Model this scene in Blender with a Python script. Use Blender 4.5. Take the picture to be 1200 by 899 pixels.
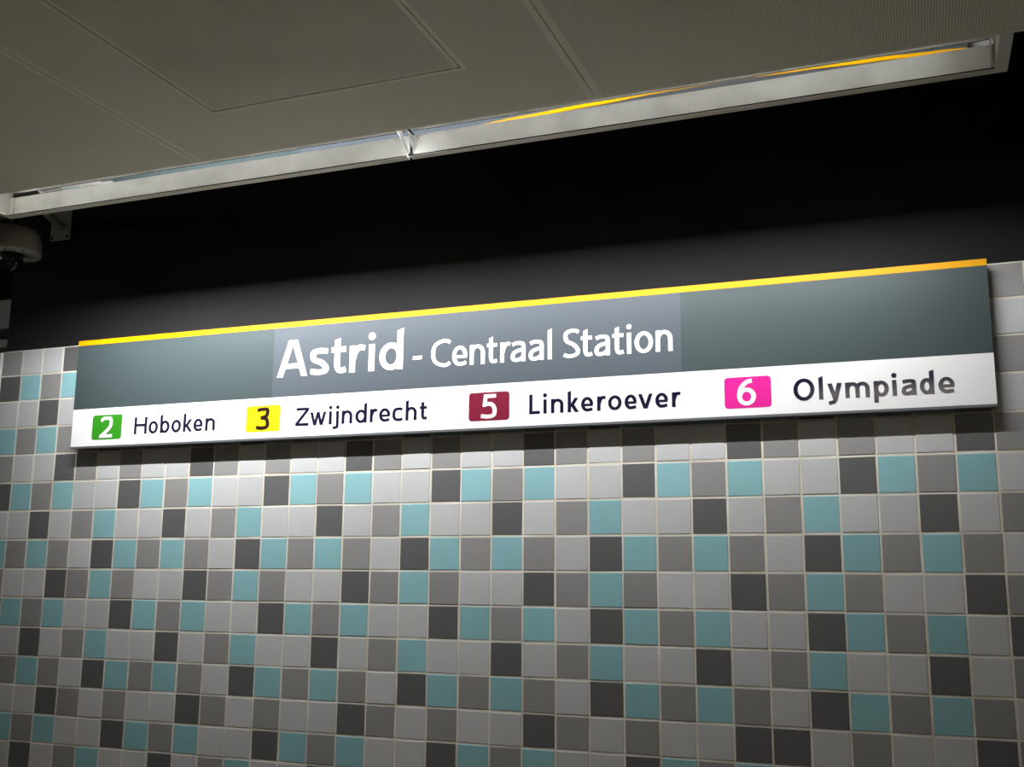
import bpy, bmesh, math, random
from mathutils import Matrix, Vector
random.seed(4)
for o in list(bpy.data.objects):
    bpy.data.objects.remove(o)
scn = bpy.context.scene
COL = scn.collection

# ---------------------------------------------------------------- camera
# world: X along the tiled wall, -Y towards the platform, Z up; Z0 = sign's lower edge above the floor
Z0 = 1.95
CX, CY, CZ = 2.6058514, -2.9551490, -0.4196622
RM = ((0.9336909, 0.3580180, 0.0066659), (-0.0579872, 0.1695450, -0.9838150), (-0.3533536, 0.9181926, 0.1790631))
FPX = 1232.3
cam_d = bpy.data.cameras.new('camera')
cam = bpy.data.objects.new('camera', cam_d); COL.objects.link(cam)
cam_d.sensor_fit = 'HORIZONTAL'; cam_d.sensor_width = 36; cam_d.lens = FPX / 1200 * 36
cam_d.clip_start = 0.05; cam_d.clip_end = 100
m3 = Matrix((RM[0], tuple(-v for v in RM[1]), tuple(-v for v in RM[2]))).transposed()
cam.matrix_world = Matrix.Translation((CX, CY, CZ + Z0)) @ m3.to_4x4()
scn.camera = cam

# ---------------------------------------------------------------- world, light, exposure
world = bpy.data.worlds.new('station_hall_air'); scn.world = world; world.use_nodes = True
bg = world.node_tree.nodes['Background']
bg.inputs['Color'].default_value = (1.0, 0.90, 0.74, 1); bg.inputs['Strength'].default_value = 0.010
scn.view_settings.view_transform = 'Standard'; scn.view_settings.look = 'None'
scn.view_settings.exposure = 0.0; scn.view_settings.gamma = 1.0; scn.view_settings.use_curve_mapping = False

LAMP_Y, LAMP_Z, LAMP_AIM = -0.660, 0.735, 24      # the tubes hidden above the edge of the metal ceiling
def strip_light(name, x0, x1, watts):
    d = bpy.data.lights.new(name, 'AREA'); d.shape = 'RECTANGLE'; d.size = x1 - x0; d.size_y = 0.006
    d.energy = watts; d.color = (0.985, 0.99, 1.0); d.spread = math.radians(115)
    o = bpy.data.objects.new(name, d); COL.objects.link(o)
    aim = Vector((0, math.cos(math.radians(LAMP_AIM)), -math.sin(math.radians(LAMP_AIM))))
    zax = -aim; xax = Vector((1, 0, 0)); yax = zax.cross(xax)
    o.matrix_world = Matrix.Translation(((x0 + x1) / 2, LAMP_Y, LAMP_Z + Z0)) @ Matrix((xax, yax, zax)).transposed().to_4x4()
    return o
for a, b, w in ((-.068, .60, 14.2), (.64, 1.33, 9.8), (1.40, 2.03, 6.9), (2.07, 2.67, 6.1)):      # two tubes in each trough length
    strip_light('trough_tube_light', a, b, w)

# ---------------------------------------------------------------- helpers
def tag(o, label=None, cat=None, group=None, kind=None):
    if label: o['label'] = label
    if cat: o['category'] = cat
    if group: o['group'] = group
    if kind: o['kind'] = kind
    return o
def empty(name, loc=(0, 0, 0)):
    o = bpy.data.objects.new(name, None); COL.objects.link(o); o.location = loc; o.empty_display_size = .05
    return o
def obj(name, bm, mats, parent=None, smooth=False, loc=None):
    me = bpy.data.meshes.new(name)
    bmesh.ops.recalc_face_normals(bm, faces=bm.faces[:])
    bm.to_mesh(me); bm.free()
    for m in (mats if isinstance(mats, (list, tuple)) else [mats]): me.materials.append(m)
    if smooth:
        for p in me.polygons: p.use_smooth = True
    o = bpy.data.objects.new(name, me); COL.objects.link(o)
    if parent: o.parent = parent
    if loc: o.location = loc
    return o
def box(bm, x0, x1, y0, y1, z0, z1, bev=0.0, mi=0):
    r = bmesh.ops.create_cube(bm, size=1)
    vs = r['verts']
    for v in vs:
        v.co = Vector(((x0 + x1) / 2 + v.co.x * (x1 - x0), (y0 + y1) / 2 + v.co.y * (y1 - y0), (z0 + z1) / 2 + v.co.z * (z1 - z0)))
    fs = {f for v in vs for f in v.link_faces}
    for f in fs: f.material_index = mi
    if bev > 0:
        es = {e for v in vs for e in v.link_edges}
        bmesh.ops.bevel(bm, geom=list(es), offset=bev, segments=1, affect='EDGES', profile=.5)
    return bm
def nbox(name, m, parent, x0, x1, y0, y1, z0, z1, bev=0.0):
    return obj(name, box(bmesh.new(), x0, x1, y0, y1, z0 + Z0, z1 + Z0, bev), m, parent)
def poly_prism(bm, pts, axis, a0, a1):
    """prism of a polygon: axis 'y' -> pts are (x,z); axis 'x' -> pts are (y,z)"""
    def mk(p, a): return (p[0], a, p[1]) if axis == 'y' else (a, p[0], p[1])
    A = [bm.verts.new(mk(p, a0)) for p in pts]; B = [bm.verts.new(mk(p, a1)) for p in pts]
    bm.faces.new(A); bm.faces.new(B[::-1])
    n = len(pts)
    for i in range(n): bm.faces.new((A[i], B[i], B[(i + 1) % n], A[(i + 1) % n]))
    return bm
def lathe(bm, prof, n=32, cx=0, cy=0):
    rings = []
    for r, z in prof:
        rings.append([bm.verts.new((cx + r * math.cos(2 * math.pi * i / n), cy + r * math.sin(2 * math.pi * i / n), z)) for i in range(n)])
    for a, b in zip(rings, rings[1:]):
        for i in range(n): bm.faces.new((a[i], a[(i + 1) % n], b[(i + 1) % n], b[i]))
    bm.faces.new(rings[0]); bm.faces.new(rings[-1][::-1])
    return bm
def tube(bm, p0, p1, r, n=16):
    p0, p1 = Vector(p0), Vector(p1); d = (p1 - p0).normalized()
    a = d.cross(Vector((0, 0, 1)) if abs(d.z) < .9 else Vector((1, 0, 0))).normalized(); b = d.cross(a)
    R0 = [bm.verts.new(p0 + r * (math.cos(t) * a + math.sin(t) * b)) for t in [2 * math.pi * i / n for i in range(n)]]
    R1 = [bm.verts.new(p1 + r * (math.cos(t) * a + math.sin(t) * b)) for t in [2 * math.pi * i / n for i in range(n)]]
    for i in range(n): bm.faces.new((R0[i], R0[(i + 1) % n], R1[(i + 1) % n], R1[i]))
    bm.faces.new(R0[::-1]); bm.faces.new(R1)
    return bm

# ---------------------------------------------------------------- materials
def mat(name, col, rough=.5, metal=0.0, spec=.5, emis=None, est=0.0):
    m = bpy.data.materials.new(name); m.use_nodes = True
    b = m.node_tree.nodes['Principled BSDF']
    b.inputs['Base Color'].default_value = (*col, 1); b.inputs['Roughness'].default_value = rough
    b.inputs['Metallic'].default_value = metal; b.inputs['Specular IOR Level'].default_value = spec
    if emis: b.inputs['Emission Color'].default_value = (*emis, 1); b.inputs['Emission Strength'].default_value = est
    return m
def noise_col(m, c0, c1, scale, detail=4, lo=.35, hi=.65, vec='Object', rough=None, bump=0, stretch=None):
    nt = m.node_tree; N = nt.nodes; b = N['Principled BSDF']
    tc = N.new('ShaderNodeTexCoord'); no = N.new('ShaderNodeTexNoise'); no.inputs['Scale'].default_value = scale; no.inputs['Detail'].default_value = detail
    src = tc.outputs[vec]
    if stretch:
        mp = N.new('ShaderNodeMapping'); mp.inputs['Scale'].default_value = stretch
        nt.links.new(src, mp.inputs['Vector']); src = mp.outputs['Vector']
    nt.links.new(src, no.inputs['Vector'])
    r = N.new('ShaderNodeValToRGB'); r.color_ramp.elements[0].position = lo; r.color_ramp.elements[1].position = hi
    r.color_ramp.elements[0].color = (*c0, 1); r.color_ramp.elements[1].color = (*c1, 1)
    nt.links.new(no.outputs['Fac'], r.inputs['Fac']); nt.links.new(r.outputs['Color'], b.inputs['Base Color'])
    if rough:
        mr = N.new('ShaderNodeMapRange'); mr.inputs['To Min'].default_value = rough[0]; mr.inputs['To Max'].default_value = rough[1]
        nt.links.new(no.outputs['Fac'], mr.inputs['Value']); nt.links.new(mr.outputs['Result'], b.inputs['Roughness'])
    if bump:
        bp = N.new('ShaderNodeBump'); bp.inputs['Strength'].default_value = bump; bp.inputs['Distance'].default_value = .002
        nt.links.new(no.outputs['Fac'], bp.inputs['Height']); nt.links.new(bp.outputs['Normal'], b.inputs['Normal'])
    return m
def tile_mat(name, col, rough):
    """glazed ceramic: one colour, tiny tone change from tile to tile, slight cloudiness"""
    m = mat(name, col, rough); nt = m.node_tree; N = nt.nodes; b = N['Principled BSDF']
    oi = N.new('ShaderNodeObjectInfo'); ge = N.new('ShaderNodeNewGeometry')
    no = N.new('ShaderNodeTexNoise'); no.inputs['Scale'].default_value = 14; no.inputs['Detail'].default_value = 3
    nt.links.new(ge.outputs['Position'], no.inputs['Vector'])
    a = N.new('ShaderNodeMath'); a.operation = 'MULTIPLY_ADD'; a.inputs[1].default_value = .09; a.inputs[2].default_value = .955
    nt.links.new(oi.outputs['Random'], a.inputs[0])
    c = N.new('ShaderNodeMath'); c.operation = 'MULTIPLY_ADD'; c.inputs[1].default_value = .12; c.inputs[2].default_value = -.06
    nt.links.new(no.outputs['Fac'], c.inputs[0])
    d = N.new('ShaderNodeMath'); d.operation = 'ADD'
    nt.links.new(a.outputs[0], d.inputs[0]); nt.links.new(c.outputs[0], d.inputs[1])
    mx = N.new('ShaderNodeVectorMath'); mx.operation = 'SCALE'; mx.inputs[0].default_value = col
    nt.links.new(d.outputs[0], mx.inputs['Scale']); nt.links.new(mx.outputs[0], b.inputs['Base Color'])
    return m
M = {}
M['L'] = tile_mat('light_grey_glaze', (.495, .50, .50), .42)
M['M'] = tile_mat('mid_grey_glaze', (.268, .264, .256), .42)
M['D'] = tile_mat('dark_grey_glaze', (.110, .111, .112), .40)
M['B'] = tile_mat('pale_blue_glaze', (.245, .465, .495), .40)
M['grout'] = noise_col(mat('cement_grout', (.5, .46, .39), .9), (.56, .51, .42), (.74, .69, .60), 9, 6)
M['black'] = noise_col(mat('black_wall_paint', (.02, .02, .02), .75, spec=.2), (.0075, .0075, .0078), (.0105, .010, .0105), 3, 5)
M['slab'] = mat('black_soffit', (.012, .012, .012), .9, spec=.1)
M['floor'] = noise_col(mat('floor_stone', (.2, .2, .2), .6), (.40, .375, .325), (.47, .445, .40), 4)
M['trim'] = mat('white_corner_bead', (.85, .85, .84), .35)
# ceiling sheet: plain margin and perforated field
M['sheet'] = noise_col(mat('ceiling_sheet', (.5, .47, .38), .55, spec=.3), (.78, .73, .60), (.86, .81, .67), 2.2, 6)
def perforated(name, c0, c1, dirt=0.0):
    m = noise_col(mat(name, c0, .6, spec=.25), c0, c1, 2.4, 7, .3 if dirt else .35, .62, vec='Object')
    nt = m.node_tree; N = nt.nodes; b = N['Principled BSDF']
    ge = N.new('ShaderNodeNewGeometry'); sp = N.new('ShaderNodeSeparateXYZ'); nt.links.new(ge.outputs['Position'], sp.inputs[0])
    P = .0058
    def cell(out):
        a = N.new('ShaderNodeMath'); a.operation = 'DIVIDE'; a.inputs[1].default_value = P; nt.links.new(out, a.inputs[0])
        f = N.new('ShaderNodeMath'); f.operation = 'FRACT'; nt.links.new(a.outputs[0], f.inputs[0])
        s = N.new('ShaderNodeMath'); s.operation = 'SUBTRACT'; s.inputs[1].default_value = .5; nt.links.new(f.outputs[0], s.inputs[0])
        q = N.new('ShaderNodeMath'); q.operation = 'MULTIPLY'; nt.links.new(s.outputs[0], q.inputs[0]); nt.links.new(s.outputs[0], q.inputs[1])
        return q.outputs[0]
    ad = N.new('ShaderNodeMath'); ad.operation = 'ADD'; nt.links.new(cell(sp.outputs['X']), ad.inputs[0]); nt.links.new(cell(sp.outputs['Y']), ad.inputs[1])
    lt = N.new('ShaderNodeMath'); lt.operation = 'LESS_THAN'; lt.inputs[1].default_value = .095; nt.links.new(ad.outputs[0], lt.inputs[0])
    mx = N.new('ShaderNodeMix'); mx.data_type = 'RGBA'
    old = b.inputs['Base Color'].links[0].from_socket
    nt.links.new(lt.outputs[0], mx.inputs['Factor']); nt.links.new(old, mx.inputs['A']); mx.inputs['B'].default_value = (.42, .39, .315, 1)
    nt.links.new(mx.outputs['Result'], b.inputs['Base Color'])
    return m
M['perf'] = perforated('perforated_ceiling_sheet', (.78, .73, .60), (.86, .81, .67))
M['perf_hatch'] = perforated('stained_perforated_sheet', (.62, .57, .46), (.82, .77, .63), 1)
# luminaire metals
M['galv'] = noise_col(mat('galvanised_steel', (.55, .55, .52), .45, .25), (.56, .56, .51), (.80, .80, .75), 9, 8, .3, .72, rough=(.36, .52), bump=.08)
M['flange'] = noise_col(mat('grey_steel_flange', (.5, .5, .47), .5, .3), (.55, .54, .48), (.68, .67, .60), 5, 5)
M['mirror'] = mat('polished_aluminium', (.86, .87, .88), .03, 1.0)
M['enamel'] = mat('white_enamel', (.88, .88, .88), .3)
M['endcap'] = mat('cream_steel_end', (.62, .58, .52), .45, .2)
M['tube'] = mat('fluorescent_tube', (.9, .9, .9), .3, emis=(1, .99, .96), est=2.1)
M['dark_metal'] = mat('dark_metal', (.03, .03, .03), .5, .4)
# sign
M['frame'] = mat('anodised_frame', (.13, .14, .15), .4, .3)
M['sgrey'] = mat('sign_slate_film', (.047, .064, .066), .35, spec=.22)
M['sticker'] = mat('sign_name_film', (.068, .081, .095), .35, spec=.22)
M['swhite'] = mat('sign_white_film', (.80, .80, .80), .22)
M['yellow'] = mat('sign_yellow_film', (.66, .315, .0), .4, spec=.15)
M['ltr_white'] = mat('white_lettering', (.86, .86, .86), .3)
M['ltr_navy'] = mat('navy_lettering', (.010, .008, .028), .09)
M['green'] = mat('badge_green', (.03, .25, .012), .3)
M['byellow'] = mat('badge_yellow', (.75, .50, .004), .3)
M['maroon'] = mat('badge_maroon', (.16, .005, .026), .3)
M['pink'] = mat('badge_pink', (.66, .010, .26), .3)
M['ltr_brown'] = mat('dark_brown_digit', (.014, .004, .004), .3)
# cctv
M['cctv'] = mat('cctv_housing_paint', (.50, .48, .42), .4)
M['dome'] = mat('smoked_dome', (.010, .012, .014), .04); M['dome'].node_tree.nodes['Principled BSDF'].inputs['Transmission Weight'].default_value = .25
M['beam'] = noise_col(mat('passage_beam_paint', (.4, .42, .40), .6), (.36, .39, .37), (.45, .47, .45), 3)
M['rail'] = mat('pale_ledge', (.8, .8, .76), .4)
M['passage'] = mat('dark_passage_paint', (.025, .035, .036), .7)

# ---------------------------------------------------------------- setting: floor, walls, slab
def struct(o): o['kind'] = 'structure'; return o
XL = -.600   # free corner of the tiled wall
fl = struct(nbox('floor', M['floor'], None, -9, 9, -7, 6, -Z0 - .1, -Z0)); tag(fl, 'grey stone platform floor below the tiled wall', 'floor')
wall = struct(nbox('wall_back', M['grout'], None, XL, 7.5, -.0002 + .0007, .25, -Z0, .3995)); tag(wall, 'wall of light, mid and dark grey and pale blue tiles', 'wall')
uw = struct(nbox('wall_upper', M['black'], None, XL + .012, 7.5, .001, .25, .3995, 1.7)); tag(uw, 'matt black painted wall above the tiles', 'wall')
sl = struct(nbox('ceiling_slab', M['slab'], None, -9, 7.5, -7, .25, 1.7, 1.8)); tag(sl, 'black slab above the light trough', 'ceiling')
slab = struct(nbox('ceiling', M['slab'], None, -5.0, 5.3, -5.4, -.70, .7235, .73)); tag(slab, 'beige perforated metal ceiling with an access hatch', 'ceiling')
tr = struct(nbox('trim_1', M['trim'], None, XL - .010, XL - .001, -.0060, .014, -Z0, .3965, .0015)); tag(tr, 'thin white corner bead on the free edge of the tiled wall', 'trim')

# ---------------------------------------------------------------- tiles, one by one
def U(c):
    cc = min(max(c, -6), 30); s = (cc - 12) / 17
    return c * .1 - .0007016 * (s * s - 1) - .0326008 * (s ** 3 - s)
def V(v):
    vv = min(max(v, -4), 11); t = (vv - 3) / 7
    return -(v * .1 - .0059863 * (t * t - 1) - .0219868 * (t ** 3 - t))
PAT = {0: ('DMLMLL', 3), 1: ('DBMBLL', 0), 2: ('DLMBLL', 2), 3: ('DBMBML', 5), 4: ('DMBMLL', 3)}
def colour(r, c):
    if r == 5 and c >= 12:
        return ('DBMBLDBMBLLDBMBLDBMBLL' + 'DBMBLL' * 3)[c - 12]
    if r == 8 and c == 22: return 'D'
    k = 4 if (r % 8) == 4 else r % 4
    p, o = PAT[k]
    return p[(c - o) % 6]
GAP = .0050
def tile_mesh(m):
    bm = bmesh.new(); h = .5; b = .018
    # pillow edge: back square, front square slightly smaller, in unit size; y = -1 is the face
    rings = [(h, .0), (h, -.72), (h - b, -1.0)]
    vs = [[bm.verts.new((sx * r, y * .006, sz * r)) for sx, sz in ((-1, -1), (1, -1), (1, 1), (-1, 1))] for r, y in rings]
    for a, c in zip(vs, vs[1:]):
        for i in range(4): bm.faces.new((a[i], a[(i + 1) % 4], c[(i + 1) % 4], c[i]))
    bm.faces.new(vs[-1])
    bmesh.ops.recalc_face_normals(bm, faces=bm.faces[:])
    me = bpy.data.meshes.new('tile'); bm.to_mesh(me); bm.free(); me.materials.append(m); return me
TM = {k: tile_mesh(M[k]) for k in 'LMDB'}
TN = {'L': 'light_grey_tile', 'M': 'mid_grey_tile', 'D': 'dark_grey_tile', 'B': 'pale_blue_tile'}
def pix(x, y, z):
    d = (x - CX, y - CY, z - CZ); q = [sum(a * b for a, b in zip(r, d)) for r in RM]
    return q[0] / q[2] * FPX + 600, q[1] / q[2] * FPX + 449.5
field = {k: [] for k in 'LMDB'}
for r in range(-4, 20):
    for c in range(-6, 40):
        x0, x1, z1, z0 = U(c), U(c + 1), V(r), V(r + 1)
        if c == -6: x0 = XL + .001 - GAP / 2
        cs = [pix(x, 0, z) for x in (x0, x1) for z in (z0, z1)]
        seen = min(p[0] for p in cs) < 1199 and max(p[0] for p in cs) > 1 and min(p[1] for p in cs) < 898
        if r < 0 and -1 <= c <= 27: seen = False          # behind the sign
        k = colour(r, c)
        cx, cz, w, h = (x0 + x1) / 2 + random.gauss(0, .0005), (z0 + z1) / 2 + random.gauss(0, .0004), x1 - x0 - GAP, z1 - z0 - GAP
        if r == -4: h -= .001; cz -= .0005
        loc = Vector((cx, .0052 + random.gauss(0, .0003), cz + Z0))
        rot = (random.gauss(0, .0035), random.gauss(0, .003), random.gauss(0, .0035))
        loc.y = min(loc.y, .0056); rot = tuple(max(-.0055, min(.0055, q)) for q in rot)
        if seen:
            o = bpy.data.objects.new(TN[k], TM[k]); COL.objects.link(o); o.parent = wall
            o.location = loc; o.rotation_euler = rot; o.scale = (w, 1, h)
        else:
            field[k].append((loc, w, h))
bm = bmesh.new()
for mi, k in enumerate('LMDB'):
    for loc, w, h in field[k]:
        R = [(.5, 0), (.5, -.0043), (.482, -.006)]
        vs = [[bm.verts.new((loc.x + sx * q * w, loc.y + y, loc.z + sz * q * h)) for sx, sz in ((-1, -1), (1, -1), (1, 1), (-1, 1))] for q, y in R]
        for a, c in zip(vs, vs[1:]):
            for i in range(4): bm.faces.new((a[i], a[(i + 1) % 4], c[(i + 1) % 4], c[i])).material_index = mi
        bm.faces.new(vs[-1]).material_index = mi
tf = obj('tile_field', bm, [M[k] for k in 'LMDB'], wall); tf['kind'] = 'stuff'

# ---------------------------------------------------------------- metal ceiling
CE_Z, CE_Y = .700, -.690
SEAM = [-5.081, -3.935, -2.788, -1.641, -.347 - .147, .800, 1.947, 3.094, 4.241, 5.388]
ROWS = [CE_Y, -1.89, -3.09, -4.29, -5.49]
def sheet_faces(bm, x0, x1, y0, y1, mi, z=CE_Z):
    vs = [bm.verts.new((x, y, z + Z0)) for x, y in ((x0, y0), (x1, y0), (x1, y1), (x0, y1))]
    bm.faces.new(vs).material_index = mi
def tray(name, x0, x1, y0, y1, margin, mats, parent, z=CE_Z, hole=None):
    """folded sheet panel: plain margin (0) round a perforated field (1), sides turned up 25 mm; y0 > y1"""
    g = .0012
    x0 += g; x1 -= g; y0 -= g; y1 += g
    xs = [x0, x0 + margin, x1 - margin, x1]; ys = [y0, y0 - margin * .45, y1 + margin, y1]
    if hole:
        hx0, hx1, hy0, hy1, hm = hole
        xs = [x0, x0 + margin, hx0 - hm, hx0, hx1, hx1 + hm, x1 - margin, x1]
        ys = [y0, y0 - margin * .45, hy0 + hm, hy0, hy1, hy1 - hm, y1 + margin, y1]
    bm = bmesh.new()
    for i in range(len(xs) - 1):
        for j in range(len(ys) - 1):
            xm, ym = (xs[i] + xs[i + 1]) / 2, (ys[j] + ys[j + 1]) / 2
            mi = 0 if (i in (0, len(xs) - 2) or j in (0, len(ys) - 2)) else 1
            if hole:
                if hx0 < xm < hx1 and hy1 < ym < hy0: continue
                if hx0 - hm < xm < hx1 + hm and hy1 - hm < ym < hy0 + hm: mi = 0
            sheet_faces(bm, xs[i], xs[i + 1], ys[j], ys[j + 1], mi, z)
    def side(pa, pb):
        a = [bm.verts.new((p[0], p[1], zz + Z0)) for zz in (z, z + .022) for p in (pa, pb)]
        bm.faces.new((a[0], a[1], a[3], a[2])).material_index = 0
    def around(a0, a1, b0, b1):
        side((a0, b0), (a1, b0)); side((a1, b0), (a1, b1)); side((a1, b1), (a0, b1)); side((a0, b1), (a0, b0))
    around(x0, x1, y0, y1)
    if hole: around(hx0, hx1, hy0, hy1)
    # closed back so that no light leaks through the sheet
    if not hole: sheet_faces(bm, x0, x1, y0, y1, 0, z + .022)
    bmesh.ops.remove_doubles(bm, verts=bm.verts[:], dist=1e-5)
    return obj(name, bm, mats, parent)
HX0, HX1, HY0, HY1 = 1.036, 1.706, -.948, -1.630
for i in range(len(SEAM) - 1):
    for j in range(len(ROWS) - 1):
        hole = (HX0, HX1, HY0, HY1, .011) if (i == 5 and j == 0) else None
        tray('ceiling_panel', SEAM[i], SEAM[i + 1], ROWS[j], ROWS[j + 1], .017, [M['sheet'], M['perf']], slab, hole=hole)
ht = tray('access_hatch', HX0 + .0022, HX1 - .0028, HY0 - .0022, HY1 + .002, .011, [M['sheet'], M['perf_hatch']], slab, z=CE_Z + .0012)
ht['label'] = 'stained square access hatch let into the perforated ceiling'

# ---------------------------------------------------------------- light trough, two lengths
P_Y = -.512                      # inner face of the wall-side plate
def mirror_strip(x0, x1, parent, curl, tw):
    """polished sheet above and behind the side plate, sloping down towards the wall, slightly bent and wavy"""
    bm = bmesh.new(); nx, ny = 80, 12
    ya, yb = -.445, -.570
    grid = []
    for i in range(nx + 1):
        t = i / nx; x = x0 + (x1 - x0) * t
        def ang(y): return math.radians(tw(t) + curl * max(min(y + .513, .03), -.03))
        ys = [ya + (yb - ya) * j / ny for j in range(ny + 1)]
        zs = [0.0]
        for j in range(ny): zs.append(zs[-1] + math.tan(ang((ys[j] + ys[j + 1]) / 2)) * (ys[j] - ys[j + 1]))
        off = .7775 - zs[min(range(ny + 1), key=lambda j: abs(ys[j] + .513))]
        grid.append([bm.verts.new((x, y, z + off + Z0)) for y, z in zip(ys, zs)])
    for i in range(nx):
        for j in range(ny): bm.faces.new((grid[i][j], grid[i + 1][j], grid[i + 1][j + 1], grid[i][j + 1]))
    o = obj('reflector', bm, M['mirror'], parent, smooth=True); o['label'] = 'polished aluminium reflector'
    return o
def trough(x0, x1, label, tw, curl, left_end, right_end):
    t = empty('light_trough', ((x0 + x1) / 2, P_Y, CE_Z + Z0)); tag(t, label, 'light fixture', 'trough lights above the sign')
    inv = Matrix.Translation(-t.location)
    parts = []
    o = nbox('side_plate', M['galv'], None, x0, x1, P_Y, P_Y + .004, CE_Z + .002, .7685); o['label'] = 'blotchy galvanised steel side plate'; parts.append(o)
    parts.append(nbox('bottom_flange', M['flange'], None, x0, x1, P_Y - .018, P_Y + .005, CE_Z, CE_Z + .0012))
    parts.append(nbox('painted_shade_strip', M['slab'], None, x0, x1, P_Y - .0185, P_Y - .0165, CE_Z + .0012, CE_Z + .0042))  # black strip standing in for the shadow line above the flange
    parts.append(mirror_strip(x0, x1, None, curl, tw))
    parts.append(nbox('shield_blade', M['enamel'], None, x0 + (.002 if left_end else .030), x1 - (.002 if right_end else .030), -.6425, -.6415, .7276, .7430))
    parts.append(nbox('back_plate', M['enamel'], None, x0, x1, -.6885, -.684, .722, .80))
    parts.append(nbox('top_plate', M['galv'], None, x0, x1, -.6885, P_Y + .004, .803, .806))
    o = obj('lamp_tube', tube(bmesh.new(), (x0 + .05, LAMP_Y - .008, LAMP_Z + .018 + Z0), (x1 - .06, LAMP_Y - .008, LAMP_Z + .018 + Z0), .0075), M['tube'], smooth=False); parts.append(o)
    if left_end:
        parts.append(nbox('end_plate', M['galv'], None, x0 - .003, x0, -.6885, P_Y + .004, CE_Z + .002, .80))
        parts.append(nbox('end_flange', M['endcap'], None, x0 - .003, x0 + .018, -.688, P_Y - .018, CE_Z, CE_Z + .003, .0006))
        parts.append(nbox('corner_strip', M['endcap'], None, x0, x0 + .016, P_Y - .003, P_Y - .001, CE_Z + .006, .768))
    if right_end:
        parts.append(nbox('end_plate', M['endcap'], None, x1, x1 + .003, -.6885, P_Y + .004, CE_Z + .002, .80))
        parts.append(nbox('end_flange', M['endcap'], None, x1 - .003, x1 + .024, -.688, P_Y + .005, CE_Z, CE_Z + .003, .0006))
        b = bmesh.new(); poly_prism(b, [(P_Y - .002, CE_Z + .012 + Z0), (P_Y - .040, .768 + Z0), (P_Y - .002, .768 + Z0)], 'x', x1 - .010, x1 - .007)
        parts.append(obj('gusset', b, M['endcap']))
    sx, sz = (x0 + .022, .737) if left_end else (x0 + .024, .748)
    b = bmesh.new(); tube(b, (sx, P_Y - .0025, sz + Z0), (sx, P_Y + .001, sz + Z0), .0032, 10); parts.append(obj('screw', b, M['enamel']))
    for o in parts:
        o.parent = t; o.matrix_parent_inverse = inv
    return t
JX = 1.364
def bend(t, ks):
    for (a, x), (b, y) in zip(ks, ks[1:]):
        if t <= b:
            q = (t - a) / (b - a); q = q * q * (3 - 2 * q); return x + (y - x) * q
    return ks[-1][1]
tA = trough(-.075, JX - .004, 'longer-looking left length of the metal light trough, from the corner to the joint', lambda t: 7.9 + .25 * math.sin(9 * t), 55, True, False)
tA['label'] = 'left length of the galvanised light trough, ending at the dome camera side'
tB = trough(JX + .004, 2.827, 'right length of the galvanised light trough, with the closed end plate', lambda t: bend(t, ((0, 8.2), (.10, 7.9), (.22, 7.35), (.35, 6.85), (.48, 6.3), (.60, 6.1), (.71, 6.4), (.82, 6.85), (.925, 7.4), (1, 8.0))), -14, False, True)
# the joint: white triangular gussets
jt = empty('trough_joint', (JX, P_Y, CE_Z + Z0)); tag(jt, 'white triangular joint bracket between the two light trough lengths', 'bracket')
ji = Matrix.Translation(-jt.location)
for (a, pts) in ((JX - .006, [(P_Y - .002, CE_Z + .014), (P_Y - .105, .764), (P_Y - .052, .764)]), (JX + .008, [(P_Y - .002, CE_Z + .022), (P_Y - .040, .764), (P_Y - .012, .764)])):
    b = bmesh.new(); poly_prism(b, [(y, z + Z0) for y, z in pts], 'x', a, a + .0025)
    o = obj('gusset', b, M['enamel'], jt); o.matrix_parent_inverse = ji
o = nbox('joint_strap', M['dark_metal'], jt, JX - .006, JX + .008, P_Y - .004, P_Y - .0005, CE_Z + .009, CE_Z + .017); o.matrix_parent_inverse = ji

# ---------------------------------------------------------------- station sign
SX0, SX1, SZ1 = -.190, 2.8105, .4005
S_Y = -.050
YB, DIV, WB, FB = .3825, .1495, .0165, .0095
sign = empty('station_sign', ((SX0 + SX1) / 2, 0, FB + Z0))
tag(sign, 'long station name sign with grey upper band, yellow top stripe and white destination strip', 'sign')
SI = Matrix.Translation(-sign.location)
def sp(o, label=None, parent=None):
    o.parent = parent or sign
    if not parent: o.matrix_parent_inverse = SI
    if label: o['label'] = label
    return o
sp(nbox('sign_body', M['frame'], None, SX0 + .001, SX1 - .001, S_Y + .002, -.012, FB, SZ1 - .001, .001))
for x in (SX0 + .35, (SX0 + SX1) / 2, SX1 - .35):
    sp(nbox('wall_spacer', M['dark_metal'], None, x - .03, x + .03, -.013, -.0005, .10, .32))
sp(nbox('name_band', M['sgrey'], None, SX0, SX1, S_Y, S_Y + .003, DIV, YB), 'slate grey upper band')
sp(nbox('top_stripe', M['yellow'], None, SX0, SX1, S_Y - .0004, S_Y + .003, YB, SZ1), 'bright yellow top stripe')
sp(nbox('destination_strip', M['swhite'], None, SX0, SX1, S_Y - .0003, S_Y + .003, WB, DIV), 'glossy white destination strip')
sp(nbox('lower_rail', M['frame'], None, SX0, SX1, S_Y - .0006, S_Y + .004, FB, WB), 'grey metal lower rail')
sp(nbox('name_film', M['sticker'], None, .640, 2.004, S_Y - .0005, S_Y + .001, DIV, YB), 'bluish grey film behind the station name')

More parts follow.
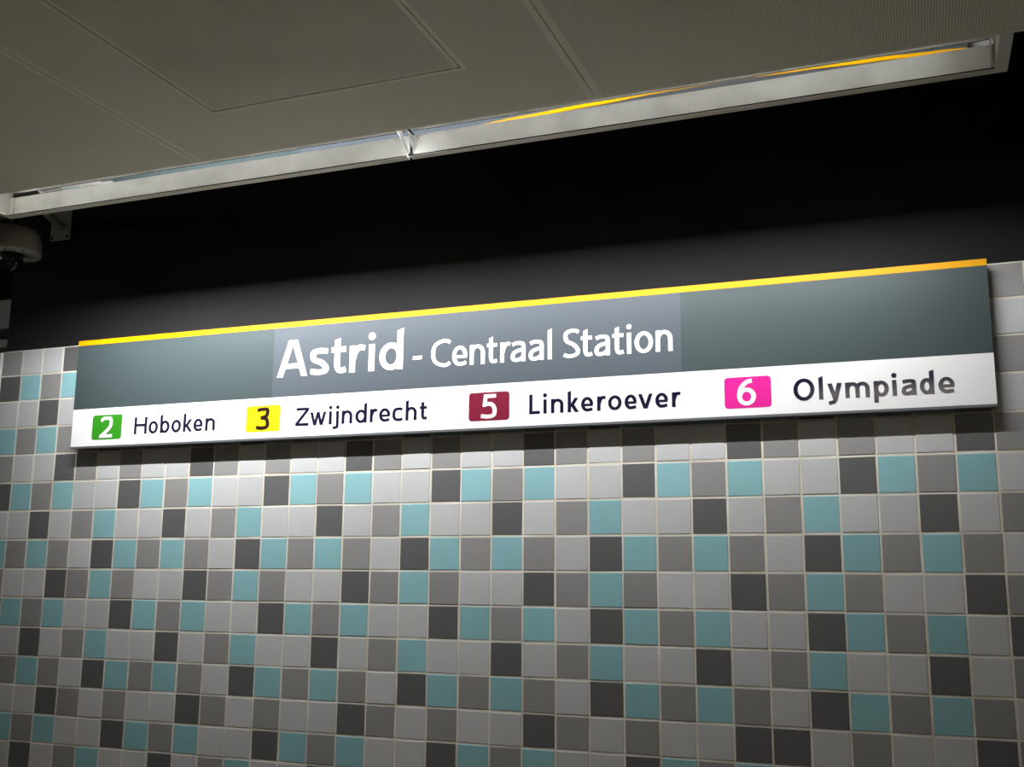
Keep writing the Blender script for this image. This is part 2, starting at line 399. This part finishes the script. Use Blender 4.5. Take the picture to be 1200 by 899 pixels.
# lettering: strokes of a humanist sans, built in cap-height units
def arc(cx, cy, rx, ry, a0, a1, n=18):
    return [(cx + rx * math.cos(math.radians(a0 + (a1 - a0) * i / n)), cy + ry * math.sin(math.radians(a0 + (a1 - a0) * i / n))) for i in range(n + 1)]
def cat(pts, n=7):
    P = [pts[0]] + list(pts) + [pts[-1]]; out = []
    for i in range(1, len(P) - 2):
        p0, p1, p2, p3 = P[i - 1], P[i], P[i + 1], P[i + 2]
        for k in range(n):
            t = k / n
            out.append(tuple(.5 * (2 * p1[d] + (p2[d] - p0[d]) * t + (2 * p0[d] - 5 * p1[d] + 4 * p2[d] - p3[d]) * t * t + (3 * p1[d] - p0[d] - 3 * p2[d] + p3[d]) * t ** 3) for d in (0, 1)))
    out.append(pts[-1]); return out
class Glyph:
    def __init__(s, w): s.w = w; s.h = w * .86; s.polys = []
    def quad(s, *p): s.polys.append([list(p)])
    def stem(s, x, y0, y1, sl=0.0):          # slanted head when sl > 0
        w = s.w / 2; s.quad((x - w, y0), (x + w, y0), (x + w, y1 + sl * .5), (x - w, y1 - sl * .5))
    def bar(s, x0, x1, y, h=None):
        h = (h or s.h) / 2; s.quad((x0, y - h), (x1, y - h), (x1, y + h), (x0, y + h))
    def diag(s, x0, y0, x1, y1, wx=None):
        a = (wx or s.w * 1.06) / 2; s.quad((x0 - a, y0), (x0 + a, y0), (x1 + a, y1), (x1 - a, y1))
    def path(s, pts, closed=False):
        n = len(pts) - (1 if closed else 0); L, R = [], []
        for i in range(n):
            a = pts[(i - 1) % n] if (closed or i > 0) else pts[i]; b = pts[(i + 1) % n] if (closed or i < n - 1) else pts[i]
            tx, ty = b[0] - a[0], b[1] - a[1]; l = math.hypot(tx, ty) or 1; tx /= l; ty /= l
            q = math.hypot(s.w * ty, s.h * tx) / 2
            L.append((pts[i][0] - ty * q, pts[i][1] + tx * q)); R.append((pts[i][0] + ty * q, pts[i][1] - tx * q))
        fs = []
        for i in range(n if closed else n - 1):
            j = (i + 1) % n; fs.append([L[i], R[i], R[j], L[j]])
        s.polys.append(fs)
    def dot(s, x, y, r): s.polys.append([[(x + r * math.cos(2 * math.pi * i / 20), y + r * math.sin(2 * math.pi * i / 20)) for i in range(20)]])
XH, ASC, DSC = .715, 1.05, -.27
def glyph(ch, W, w):
    g = Glyph(w); h = g.h; X = XH
    def bowl(x0, x1, y0, y1): g.path(arc((x0 + x1) / 2, (y0 + y1) / 2, (x1 - x0) / 2, (y1 - y0) / 2, 0, 360, 32), True)
    def arch(xa, xb, top, foot=0.0):
        g.path(arc((xa + xb) / 2, top - .30, (xb - xa) / 2, .30 - h / 2, 172, 0, 14) + [(xb, foot)])
    if ch == 'A':
        tx = w * .62; g.diag(w * .54, 0, W / 2 - tx * .42, 1); g.diag(W - w * .54, 0, W / 2 + tx * .42, 1); g.bar(W * .22, W * .78, .29, h * .92)
    elif ch in 'sS':
        T = X if ch == 's' else 1.0
        g.path(cat([(W * .93, T * .90 - h * .15), (W * .74, T - h * .55), (W * .50, T - h / 2 + .005), (W * .20, T * .92 - h * .3), (w / 2, T * .74), (W * .24, T * .575), (W * .62, T * .45), (W - w / 2, T * .26), (W * .80, T * .09 + h * .22), (W * .46, h / 2 - .005), (W * .20, h * .62), (W * .03, T * .085 + h * .28)]))
    elif ch == 't':
        xs = W * .20 + w / 2
        g.path([(xs, .70), (xs, .42)] + cat([(xs, .40), (xs + .002, .22), (xs + W * .10, h * .72), (W * .70, h / 2), (W * .99, h / 2 + .03)]))
        g.quad((xs - w / 2, X - h), (xs + w / 2, X - h), (xs + w / 2, .955), (xs - w / 2, .90)); g.bar(0, W * .98, X - h / 2)
    elif ch == 'r':
        g.stem(w / 2, 0, X); g.path(cat([(w * .62, X * .50), (w * .85, X * .70), (W * .58, X * .90), (W * .82, X - h * .47), (W * 1.0, X - h * .56)]))
    elif ch == 'i':
        g.stem(W / 2, 0, X); g.dot(W / 2, .925, w * .60)
    elif ch == 'l': g.stem(W / 2, 0, ASC, .06)
    elif ch == 'd': bowl(w / 2, W - w * .55, h / 2 - .01, X - h / 2 + .005); g.stem(W - w / 2, 0, ASC, .06)
    elif ch == 'b': bowl(w * .55, W - w / 2, h / 2 - .01, X - h / 2 + .005); g.stem(w / 2, 0, ASC, .06)
    elif ch == 'p': bowl(w * .55, W - w / 2, h / 2 - .01, X - h / 2 + .005); g.stem(w / 2, DSC, X, .02)
    elif ch == '-': g.quad((0, 0.33), (W * .96, .33), (W, .33 + h * 1.05), (W * .04, .33 + h * 1.05))
    elif ch == 'o': bowl(w / 2, W - w / 2, h / 2 - .012, X - h / 2 + .012)
    elif ch == 'O': bowl(w / 2, W - w / 2, h / 2 - .02, 1 - h / 2 + .02)
    elif ch in 'cC':
        T = X if ch == 'c' else 1.0; cx = W * .60
        g.path(cat([(W * .97, T * .87 - h * .05), (W * .82, T - h * .52), (W * .62, T - h / 2 + .008), (W * .30, T * .86), (w * .62, T * .70), (w / 2, T * .5), (w * .62, T * .30), (W * .30, T * .14), (W * .62, h / 2 - .008), (W * .82, h * .52), (W * .98, T * .13 + h * .10)]))
    elif ch == 'e':
        ry = X / 2 - h / 2 + .008
        g.path([(W - w / 2, X * .47)] + arc(W / 2, X / 2, W / 2 - w / 2, ry, 5, 270, 26) + cat([(W * .5, h / 2 - .008), (W * .74, h * .56), (W * .93, X * .14 + h * .1)])[1:])
        g.bar(w * .5, W - w * .12, X * .45, h * .82)
    elif ch == 'n': g.stem(w / 2, 0, X, .02); arch(w * .55, W - w / 2, X + .005)
    elif ch == 'h': g.stem(w / 2, 0, ASC, .06); arch(w * .55, W - w / 2, X + .005)
    elif ch == 'm':
        mid = W / 2; g.stem(w / 2, 0, X, .02); arch(w * .55, mid, X + .005); arch(mid, W - w / 2, X + .005)
    elif ch == 'a':
        xr = W - w / 2
        g.path(cat([(W * .10, X * .86 - h * .1), (W * .30, X - h * .55), (W * .52, X - h / 2 + .005), (W * .80, X * .90 - h * .18), (xr, X * .68), (xr, X * .50)]) + [(xr, 0)])
        g.path(cat([(xr, X * .575), (W * .58, X * .555), (W * .24, X * .45), (w / 2, X * .26), (W * .20, h * .62), (W * .42, h / 2 - .008), (W * .68, h * .75), (xr, X * .26)]))
    elif ch == 'k':
        g.stem(w / 2, 0, ASC, .06); g.diag(w * .95, X * .36, W - w * .70, X, w * 1.15); g.diag(W - w * .58, 0, w * 1.25, X * .56, w * 1.2)
    elif ch == 'H': g.stem(w / 2, 0, 1); g.stem(W - w / 2, 0, 1); g.bar(w, W - w, .53)
    elif ch == 'Z': g.bar(W * .04, W, 1 - h / 2); g.bar(0, W, h / 2); g.diag(w * .62, h, W - w * .62, 1 - h, w * 1.25)
    elif ch == 'L': g.stem(w / 2, 0, 1); g.bar(w * .5, W, h / 2)
    elif ch == 'v': g.diag(W / 2 - w * .08, 0, w * .52, X); g.diag(W / 2 + w * .08, 0, W - w * .52, X)
    elif ch == 'w':
        a, b = W * .29, W * .71
        for x0, x1 in ((a, w * .5), (a + w * .1, W / 2), (b - w * .1, W / 2), (b, W - w * .5)): g.diag(x0, 0, x1, X, w * .98)
    elif ch == 'y':
        g.diag(W * .52, 0, w * .52, X); g.path([(W - w * .45, X), (W * .56, .0), (W * .44, -.14)] + cat([(W * .44, -.14), (W * .32, DSC + h * .65), (W * .06, DSC + h * .5)])[1:])
        g.diag(W * .54, 0, W - w * .52, X)
    elif ch == 'j':
        xs = W - w * .62; g.path([(xs, X), (xs, -.02)] + cat([(xs, -.04), (xs - w * .12, -.15), (xs - w * .9, DSC + h * .55), (0, DSC + h * .45)])[1:]); g.dot(xs, .925, w * .60)
    elif ch == '2':
        g.path(cat([(W * .08, .80), (W * .26, .955 - h * .3), (W * .48, 1 - h / 2), (W * .78, .93 - h * .15), (W - w * .55, .74), (W * .80, .50), (W * .46, .27), (w * .80, h * .80)])); g.bar(0, W, h / 2)
    elif ch == '3':
        g.path(cat([(W * .07, .90 - h * .15), (W * .28, .97 - h * .4), (W * .52, 1 - h / 2), (W * .80, .92 - h * .1), (W - w * .62, .76), (W * .74, .60), (W * .34, .535)]))
        g.path(cat([(W * .34, .535), (W * .74, .485), (W - w / 2, .29), (W * .80, .11 + h * .1), (W * .46, h / 2), (W * .22, h * .6), (W * .02, .085 + h * .25)]))
    elif ch == '5':
        g.bar(W * .20, W * .95, 1 - h / 2); g.diag(W * .23 - .0, .50, W * .20 + w / 2, 1, w * .95)
        g.path(cat([(W * .17, .55), (W * .40, .60), (W * .72, .56), (W - w / 2, .35), (W * .80, .13), (W * .46, h / 2), (W * .20, h * .62), (W * .02, .075 + h * .2)]))
    elif ch == '6':
        bowl(w / 2, W - w / 2, h / 2, .60)
        g.path(cat([(W * .80, 1 - h * .45), (W * .52, .90 - h * .1), (W * .22, .68), (w * .52, .46), (w / 2, .32)]))
    return g
def lettering(name, items, base, cap, w, m, y, label, parent=None, thick=.0005):
    bm = bmesh.new(); k = 0
    for ch, x0, x1 in items:
        W = (x1 - x0) / cap
        for polys in glyph(ch, W, w).polys:
            k += 1; yy = y - .00004 * (k % 3); V0, V1, E = {}, {}, {}
            def key(p): return (round(p[0], 5), round(p[1], 5))
            def vert(D, p, dy):
                q = key(p)
                if q not in D: D[q] = bm.verts.new((x0 + p[0] * cap, yy + dy, base + p[1] * cap + Z0))
                return D[q]
            for f in polys:
                ar = sum(f[i][0] * f[(i + 1) % len(f)][1] - f[(i + 1) % len(f)][0] * f[i][1] for i in range(len(f)))
                if ar < 0: f = f[::-1]
                ks = list(dict.fromkeys(key(p) for p in f))
                if len(ks) < 3: continue
                bm.faces.new([vert(V0, p, 0) for p in ks])
                for i in range(len(ks)):
                    e = (ks[i], ks[(i + 1) % len(ks)])
                    if (e[1], e[0]) in E: del E[(e[1], e[0])]
                    else: E[e] = 1
            for a, b in E: bm.faces.new((vert(V0, b, 0), vert(V0, a, 0), vert(V1, a, thick), vert(V1, b, thick)))
    me = bpy.data.meshes.new(name); bm.to_mesh(me); bm.free(); me.materials.append(m)
    o = bpy.data.objects.new(name, me); COL.objects.link(o)
    return sp(o, label, parent)
TXT = {
 'Astrid': [('A', 0.6569, 0.7726), ('s', 0.7816, 0.8518), ('t', 0.8613, 0.9154), ('r', 0.9279, 0.9837), ('i', 0.9938, 1.0221), ('d', 1.0358, 1.1198)],
 'Centraal': [('-', 1.1538, 1.1864), ('C', 1.2188, 1.2837), ('e', 1.2895, 1.3403), ('n', 1.3489, 1.3987), ('t', 1.4055, 1.4392), ('r', 1.4492, 1.4817), ('a', 1.4836, 1.5312), ('a', 1.5411, 1.5891), ('l', 1.6002, 1.6163), ('S', 1.6508, 1.7022), ('t', 1.7056, 1.7402), ('a', 1.7467, 1.7942), ('t', 1.8016, 1.8352), ('i', 1.8434, 1.8597), ('o', 1.8678, 1.9222), ('n', 1.9299, 1.9791)],
 'Hoboken': [('H', 0.0861, 0.1398), ('o', 0.1478, 0.1868), ('b', 0.1965, 0.2352), ('o', 0.2437, 0.2831), ('k', 0.2926, 0.3295), ('e', 0.3348, 0.3713), ('n', 0.3828, 0.4218)],
 'Zwijndrecht': [('Z', 0.7357, 0.7851), ('w', 0.7902, 0.8498), ('i', 0.8579, 0.8724), ('j', 0.8755, 0.8973), ('n', 0.9067, 0.9451), ('d', 0.9562, 0.9972), ('r', 1.0082, 1.0337), ('e', 1.0409, 1.08), ('c', 1.0878, 1.1236), ('h', 1.1337, 1.172), ('t', 1.1826, 1.2071)],
 'Linkeroever': [('L', 1.5436, 1.577), ('i', 1.5867, 1.6), ('n', 1.612, 1.6507), ('k', 1.6637, 1.698), ('e', 1.7048, 1.7419), ('r', 1.7535, 1.7794), ('o', 1.7864, 1.8271), ('e', 1.8357, 1.8717), ('v', 1.876, 1.9183), ('e', 1.9258, 1.9627), ('r', 1.9737, 1.9984)],
 'Olympiade': [('O', 2.3086, 2.3642), ('l', 2.3757, 2.3857), ('y', 2.3974, 2.4345), ('m', 2.443, 2.5052), ('p', 2.5153, 2.5532), ('i', 2.5608, 2.5737), ('a', 2.5839, 2.6209), ('d', 2.6293, 2.6645), ('e', 2.6744, 2.7137)]}
LY = S_Y - .0011
lettering('lettering', TXT['Astrid'], .2150, .1230, .172, M['ltr_white'], LY, 'large bold white letters reading Astrid')
lettering('lettering', TXT['Centraal'], .2130, .0870, .148, M['ltr_white'], LY, 'smaller white letters reading Centraal Station after a dash')
for k, wt in (('Hoboken', .168), ('Zwijndrecht', .170), ('Linkeroever', .176), ('Olympiade', .190)):
    lettering('lettering', TXT[k], .0505, .0590, wt, M['ltr_navy'], LY, 'navy letters reading ' + k)
def badge(x0, x1, d, dx0, dx1, m, dm, label, dl):
    z0, z1, r = .0375, .1245, .010
    pts = []
    for cx, cz, a in ((x1 - r, z1 - r, 0), (x0 + r, z1 - r, 90), (x0 + r, z0 + r, 180), (x1 - r, z0 + r, 270)):
        pts += [(cx + r * math.cos(math.radians(a + 15 * i)), cz + r * math.sin(math.radians(a + 15 * i)) + Z0) for i in range(7)]
    b = sp(obj('line_badge', poly_prism(bmesh.new(), pts, 'y', S_Y - .0009, S_Y + .0005), m), label)
    lettering('digit', [(d, dx0, dx1)], .0440, .0740, .178 if dm != M['ltr_brown'] else .178, dm, S_Y - .0017, dl, parent=b)
badge(-.0985, .0310, '2', -.0634, -.0079, M['green'], M['ltr_white'], 'green line number badge', 'white digit 2')
badge(.5450, .6770, '3', .5849, .6360, M['byellow'], M['ltr_brown'], 'yellow line number badge', 'dark digit 3')
badge(1.3478, 1.4800, '5', 1.3875, 1.4396, M['maroon'], M['ltr_white'], 'maroon line number badge', 'white digit 5')
badge(2.1220, 2.2497, '6', 2.1572, 2.2084, M['pink'], M['ltr_white'], 'magenta line number badge', 'white digit 6')

# ---------------------------------------------------------------- dome camera and wall bracket
DX, DY, DZ = -.387, -.200, .708
dc = empty('dome_camera', (DX, DY, DZ + Z0)); tag(dc, 'beige dome security camera hanging before the black wall', 'camera')
H = .098
obj('housing', lathe(bmesh.new(), [(H * .30, .100), (H * .72, .092), (H * .90, .074), (H * .97, .05), (H, .012), (H, .002), (H * .985, -.004), (H * .96, -.006), (H * .50, -.006), (H * .48, 0.0), (H * .46, .02)], 48), M['cctv'], dc, smooth=True)
obj('dome', lathe(bmesh.new(), [(H * .41, .012)] + [(H * .40 * math.cos(math.radians(a)), -.028 - H * .40 * math.sin(math.radians(a))) for a in range(0, 90, 8)] + [(.001, -.028 - H * .40)], 40), M['dome'], dc, smooth=True)['label'] = 'smoked plastic dome'
obj('pendant_tube', tube(bmesh.new(), (0, 0, .095), (0, 0, 1.7 - DZ), .014), M['dark_metal'], dc)
for a in (-62, -20, 100): obj('screw', lathe(bmesh.new(), [(.0035, .0), (.0035, .002)], 10, H * .82 * math.cos(math.radians(a)), H * .82 * math.sin(math.radians(a))), M['dark_metal'], dc, loc=(0, 0, -.0085))

wb = empty('wall_bracket', (-.368, 0, .868 + Z0)); tag(wb, 'small steel wall plate with a round arm behind the trough end', 'bracket')
box_bm = box(bmesh.new(), -.048, .048, -.006, .0005, -.052, .062, .0012)
obj('wall_plate', box_bm, M['cctv'], wb)
obj('arm', tube(bmesh.new(), (.005, -.005, .0), (.06, -.30, .06), .015, 20), M['cctv'], wb, smooth=True)
for sx in (-.037, .037): obj('bolt', tube(bmesh.new(), (sx, -.006, -.042), (sx, -.010, -.042), .006, 6), M['dark_metal'], wb)

# ---------------------------------------------------------------- dim passage beyond the corner
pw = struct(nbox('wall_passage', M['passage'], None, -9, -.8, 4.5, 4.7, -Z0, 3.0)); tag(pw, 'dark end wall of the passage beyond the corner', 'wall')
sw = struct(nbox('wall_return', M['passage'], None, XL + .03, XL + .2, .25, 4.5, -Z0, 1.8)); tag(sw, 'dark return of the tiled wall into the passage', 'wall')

# ---------------------------------------------------------------- one platform lamp known by its reflection; other platform and passage lamps added as fill
def unseen_ceiling_lamp(x, y, label, glass='lampglass'):
    t = empty('unseen_ceiling_lamp', (x, y, CE_Z + Z0)); tag(t, label, 'ceiling lamp', 'platform ceiling lamps')
    obj('lamp_body', box(bmesh.new(), -.62, .62, -.075, .075, -.045, -.0005, .004), M['enamel'], t)
    obj('diffuser', box(bmesh.new(), -.60, .60, -.06, .06, -.060, -.0455, .006), M[glass], t)
M['lampglass'] = mat('lamp_diffuser', (.9, .9, .88), .4, emis=(1, .93, .80), est=9.0)
M['lampglass_fill'] = mat('fill_lamp_diffuser', (.9, .9, .88), .4, emis=(1, .93, .80), est=13.0)  # for the unseen far row, added to brighten the ceiling by floor bounce
M['passfill'] = mat('passage_fill_diffuser', (.9, .9, .88), .4, emis=(.95, 1, .97), est=30.0)
for x, y, lb in ((2.66, -3.62, 'left-hand platform ceiling lamp of the near pair, opposite the sign'), (4.95, -3.62, 'right-hand lamp of the near pair, unseen and added as fill'),  # the right-hand one is unseen, added for fill light
                 (-3.2, -4.95, 'leftmost added fill lamp of the unseen far ceiling row'), (-1.2, -4.95, 'second added fill lamp from the left in the unseen far ceiling row'),
                 (.8, -4.95, 'middle added fill lamp of the unseen far ceiling row'), (2.8, -4.95, 'second added fill lamp from the right in the unseen far ceiling row'),
                 (4.6, -4.95, 'rightmost added fill lamp of the unseen far ceiling row')):
    unseen_ceiling_lamp(x, y, lb, 'lampglass' if y > -4 else 'lampglass_fill')
def beam(x0, x1, y, z0, z1, name, label, m, cat='beam'):
    o = nbox(name, m, None, x0, x1, y, y + .25, z0, z1, .004); tag(o, label, cat); return o
beam(-4.2, -1.66, 1.0, .800, .945, 'overhead_beam', 'pale grey overhead beam in the passage beyond the corner', M['beam'])
beam(-4.2, -1.66, 1.0, .700, .745, 'lower_duct', 'dim grey duct below the passage beam', M['beam'], 'duct')
beam(-4.2, -1.65, .995, .9455, .952, 'beam_ledge', 'thin bright ledge on top of the passage beam', M['rail'], 'ledge')
pl = empty('passage_fill_lamp', (-3.0, -.9, 1.30 + Z0)); tag(pl, 'unseen fill lamp added left of the corner to light the passage', 'ceiling lamp')  # unseen lamp added to brighten the passage beams
obj('lamp_body', box(bmesh.new(), -.40, .40, -.06, .06, 0, .05, .004), M['enamel'], pl)
obj('diffuser', box(bmesh.new(), -.38, .38, -.05, .05, -.03, -.0005, .006), M['passfill'], pl)
for sx in (-.3, .3): obj('hanger', tube(bmesh.new(), (sx, 0, .05), (sx, 0, .50), .006, 8), M['dark_metal'], pl)
